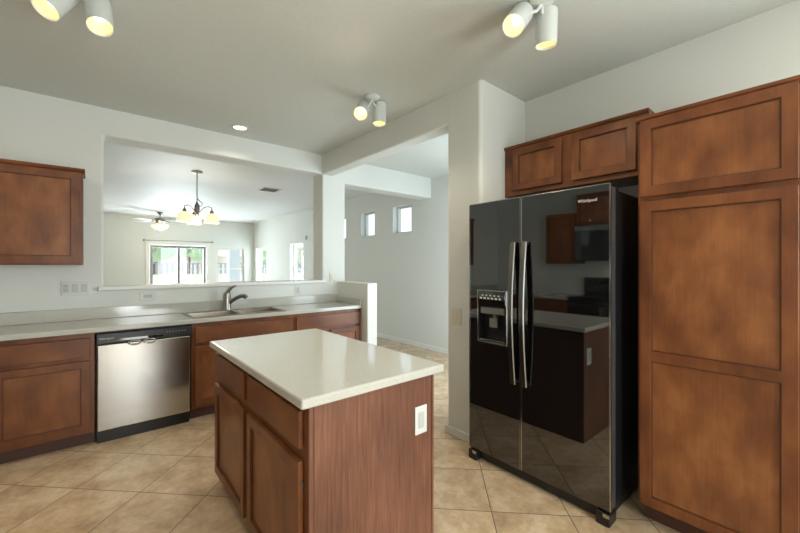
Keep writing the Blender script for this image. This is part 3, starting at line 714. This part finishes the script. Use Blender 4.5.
# ------------------------------------------------------------------ switches and outlets
def plate(name, label, cat, axis, face, u0, u1, v0, v1, gangs, m=None, horizontal=False):
    """face plate on a wall that looks towards negative axis; gangs: list of 's' (rocker) or 'o' (outlet)"""
    m = m or M['white']
    loc = (face, (u0+u1)/2, (v0+v1)/2) if axis == 'X' else ((u0+u1)/2, face, (v0+v1)/2)
    t = thing(name, label, cat, loc)
    def bx(t0, t1, a, b_, c, d): return B((face-t0, a, c), (face-t1, b_, d)) if axis == 'X' else B((a, face-t0, c), (b_, face-t1, d))
    obj('plate', bx(.0002, .006, u0, u1, v0, v1), m, t, bevel=.002)
    n = len(gangs)
    for i, gtype in enumerate(gangs):
        w = (u1-u0)/n; uc = u0 + w*(i+.5); vc = (v0+v1)/2
        if gtype == 's':
            obj('rocker', bx(.006, .010, uc-.017, uc+.017, vc-.034, vc+.034), M['socket'] if m is M['white'] else M['almond'], t, bevel=.002)
        else:
            hw, hh = (.034, .017) if horizontal else (.017, .034)
            sk = obj('socket', bx(.006, .009, uc-hw, uc+hw, vc-hh, vc+hh), M['socket'], t, bevel=.002)
            g = nb()
            for s in (-1, 1):
                for q in (-1, 1):
                    du, dv = (s*.018, q*.006) if horizontal else (q*.006, s*.018)
                    b0 = (du-.004, du+.004, dv-.0015, dv+.0015) if horizontal else (du-.0015, du+.0015, dv-.004, dv+.004)
                    a_ = (uc+b0[0], uc+b0[1], vc+b0[2], vc+b0[3])
                    if axis == 'X': box(g, (face-.0088, a_[0], a_[2]), (face-.0096, a_[1], a_[3]))
                    else: box(g, (a_[0], face-.0088, a_[2]), (a_[1], face-.0096, a_[3]))
            obj('slots', g, M['slot'], sk)
    return t
plate('switch_plate', 'white three-gang plate of outlet and switches under the left wall cabinet', 'switch', 'Y', YB, -.19, -.015, 1.105, 1.225, ['o', 's', 's'])
plate('wall_outlet', 'white horizontal outlet below the sill, left of the faucet', 'outlet', 'Y', YB, .347, .472, 1.03, 1.107, ['o'], horizontal=True)
plate('switch_plate', 'white switch plate on the wall right of the faucet, above the counter', 'switch', 'Y', YB, 1.86, 1.935, 1.0, 1.115, ['s'])
plate('switch_plate', 'almond switch plate beside the sill, above the low counter-end wall', 'switch', 'Y', YB, 2.325, 2.40, 1.145, 1.26, ['s'], M['almond'])
plate('light_switch', 'almond light switch on the passage pier beside the refrigerator', 'switch', 'X', XP, 1.875, 1.972, .885, 1.018, ['s'], M['almond'])
tag(obj('wall_sensor', B((XN-.03, 8.55, 2.0), (XN-.0005, 8.62, 2.09)), M['white'], None, bevel=.006), 'small white sensor high on the side wall beside the living room window', 'sensor')

# ------------------------------------------------------------------ outdoors
struct('ground', box(nb(), (-60, YL+.2, -.2), (XN+.2, 120, -.06)), M['ground'])
struct('ground_side', box(nb(), (XN+.2, -20, -.2), (90, 120, -.06)), M['ground'])
def fence(label, a, b_):
    a, b_ = Vector(a), Vector(b_); d = (b_-a).normalized(); n = Vector((-d.y, d.x, 0)); Ln = (b_-a).length
    t = thing('view_fence', label, 'fence', a, 'view fences')
    def seg(g, s0, s1, w, z0, z1):
        p = [a+d*s0-n*w, a+d*s1-n*w, a+d*s1+n*w, a+d*s0+n*w]
        prism(g, [(q.x, q.y) for q in p], 'Z', z0, z1)
    g = nb(); seg(g, 0, Ln, .1, -.06, .92); obj('block_wall', g, M['block'], t)
    g = nb(); s = .06
    while s < Ln: seg(g, s, s+.09, .02, .92, 1.45); s += .21
    seg(g, 0, Ln, .025, 1.42, 1.46); obj('pickets', g, M['bar'], t)
fence('pale block wall topped with grey pickets, seen through the sliding door', (-6, 20, 0), (9, 20, 0))
fence('pale block wall topped with grey pickets, seen through the side windows', (9, 19.7, 0), (9, 2, 0))
col = tag(obj('patio_column', slab(nb(), 'Z', -.06, 3.0, (4.02, 4.40), (14.8, 15.16), []), M['grey_stucco'], None, bevel=.01), 'square stucco patio column standing outside the far window', 'column')
def house(label, x, y, w, dpt, h, rh):
    t = thing('house', label, 'house', (x, y, -.06), 'neighbouring houses')
    obj('walls', B((x-w/2, y-dpt/2, -.06), (x+w/2, y+dpt/2, h)), M['stucco'], t)
    g = nb(); e = .5
    v = [g.verts.new(p) for p in ((x-w/2-e, y-dpt/2-e, h), (x+w/2+e, y-dpt/2-e, h), (x+w/2+e, y+dpt/2+e, h), (x-w/2-e, y+dpt/2+e, h), (x-w/4, y, h+rh), (x+w/4, y, h+rh))]
    for f in ((0, 1, 5, 4), (1, 2, 5), (2, 3, 4, 5), (3, 0, 4), (3, 2, 1, 0)): g.faces.new([v[i] for i in f])
    obj('roof', g, M['roof'], t)
    for k in (-.25, .25): obj('window', B((x+w*k-.6, y-dpt/2-.05, 1.0), (x+w*k+.6, y-dpt/2+.01, 2.1)), M['frame_dark'], t)
house('beige house with hipped roof behind the fence, left in the sliding door', 3, 62, 11, 8, 2.6, 1.3)
house('beige house with hipped roof behind the fence, right in the sliding door', 17, 66, 11, 8, 2.7, 1.5)
house('beige house beyond the side fence, seen through the side windows', 42, 34, 10, 12, 2.7, 1.5)
def tree(label, x, y, h, r):
    t = thing('tree', label, 'tree', (x, y, -.06), 'trees beyond the fence')
    obj('trunk', tube(nb(), [(x, y, -.06), (x+.1, y, h*.4), (x, y+.1, h*.75)], [.16, .12, .07], 8), M['bark'], t, smooth=True)
    g = nb(); rnd = random.Random(int(x*31+y))
    for k in range(11):
        a = rnd.random()*6.28; q = rnd.random()*r*.75; rr = r*(.35+.25*rnd.random())
        b4 = bmesh.ops.create_icosphere(g, subdivisions=3, radius=rr, matrix=Matrix.Translation((x+math.cos(a)*q, y+math.sin(a)*q, h*.62+rnd.random()*h*.38)))
        for v in b4['verts']:
            v.co += Vector((rnd.uniform(-1, 1), rnd.uniform(-1, 1), rnd.uniform(-1, 1)))*rr*.13
    obj('foliage', g, M['leaf'], t)
tree('round green tree behind the fence at the left of the sliding door', 2.7, 25, 4.0, 1.7)
tree('green tree behind the fence between the two houses', 8.6, 48, 4.6, 2.2)
tree('green tree beyond the side fence outside the nearer side window', 13.5, 25.5, 4.2, 2.0)
tree('green tree beyond the side fence outside the farther side window', 10.8, 29.5, 3.6, 1.5)
hl = nb(); prof = [(-60, -1), (-40, 6), (-20, 8), (-5, 6.2), (10, 7.8), (28, 10), (50, 7), (80, 9), (110, -1)]
prism(hl, prof, 'Y', 112, 120); struct('hills', hl, M['hill'])
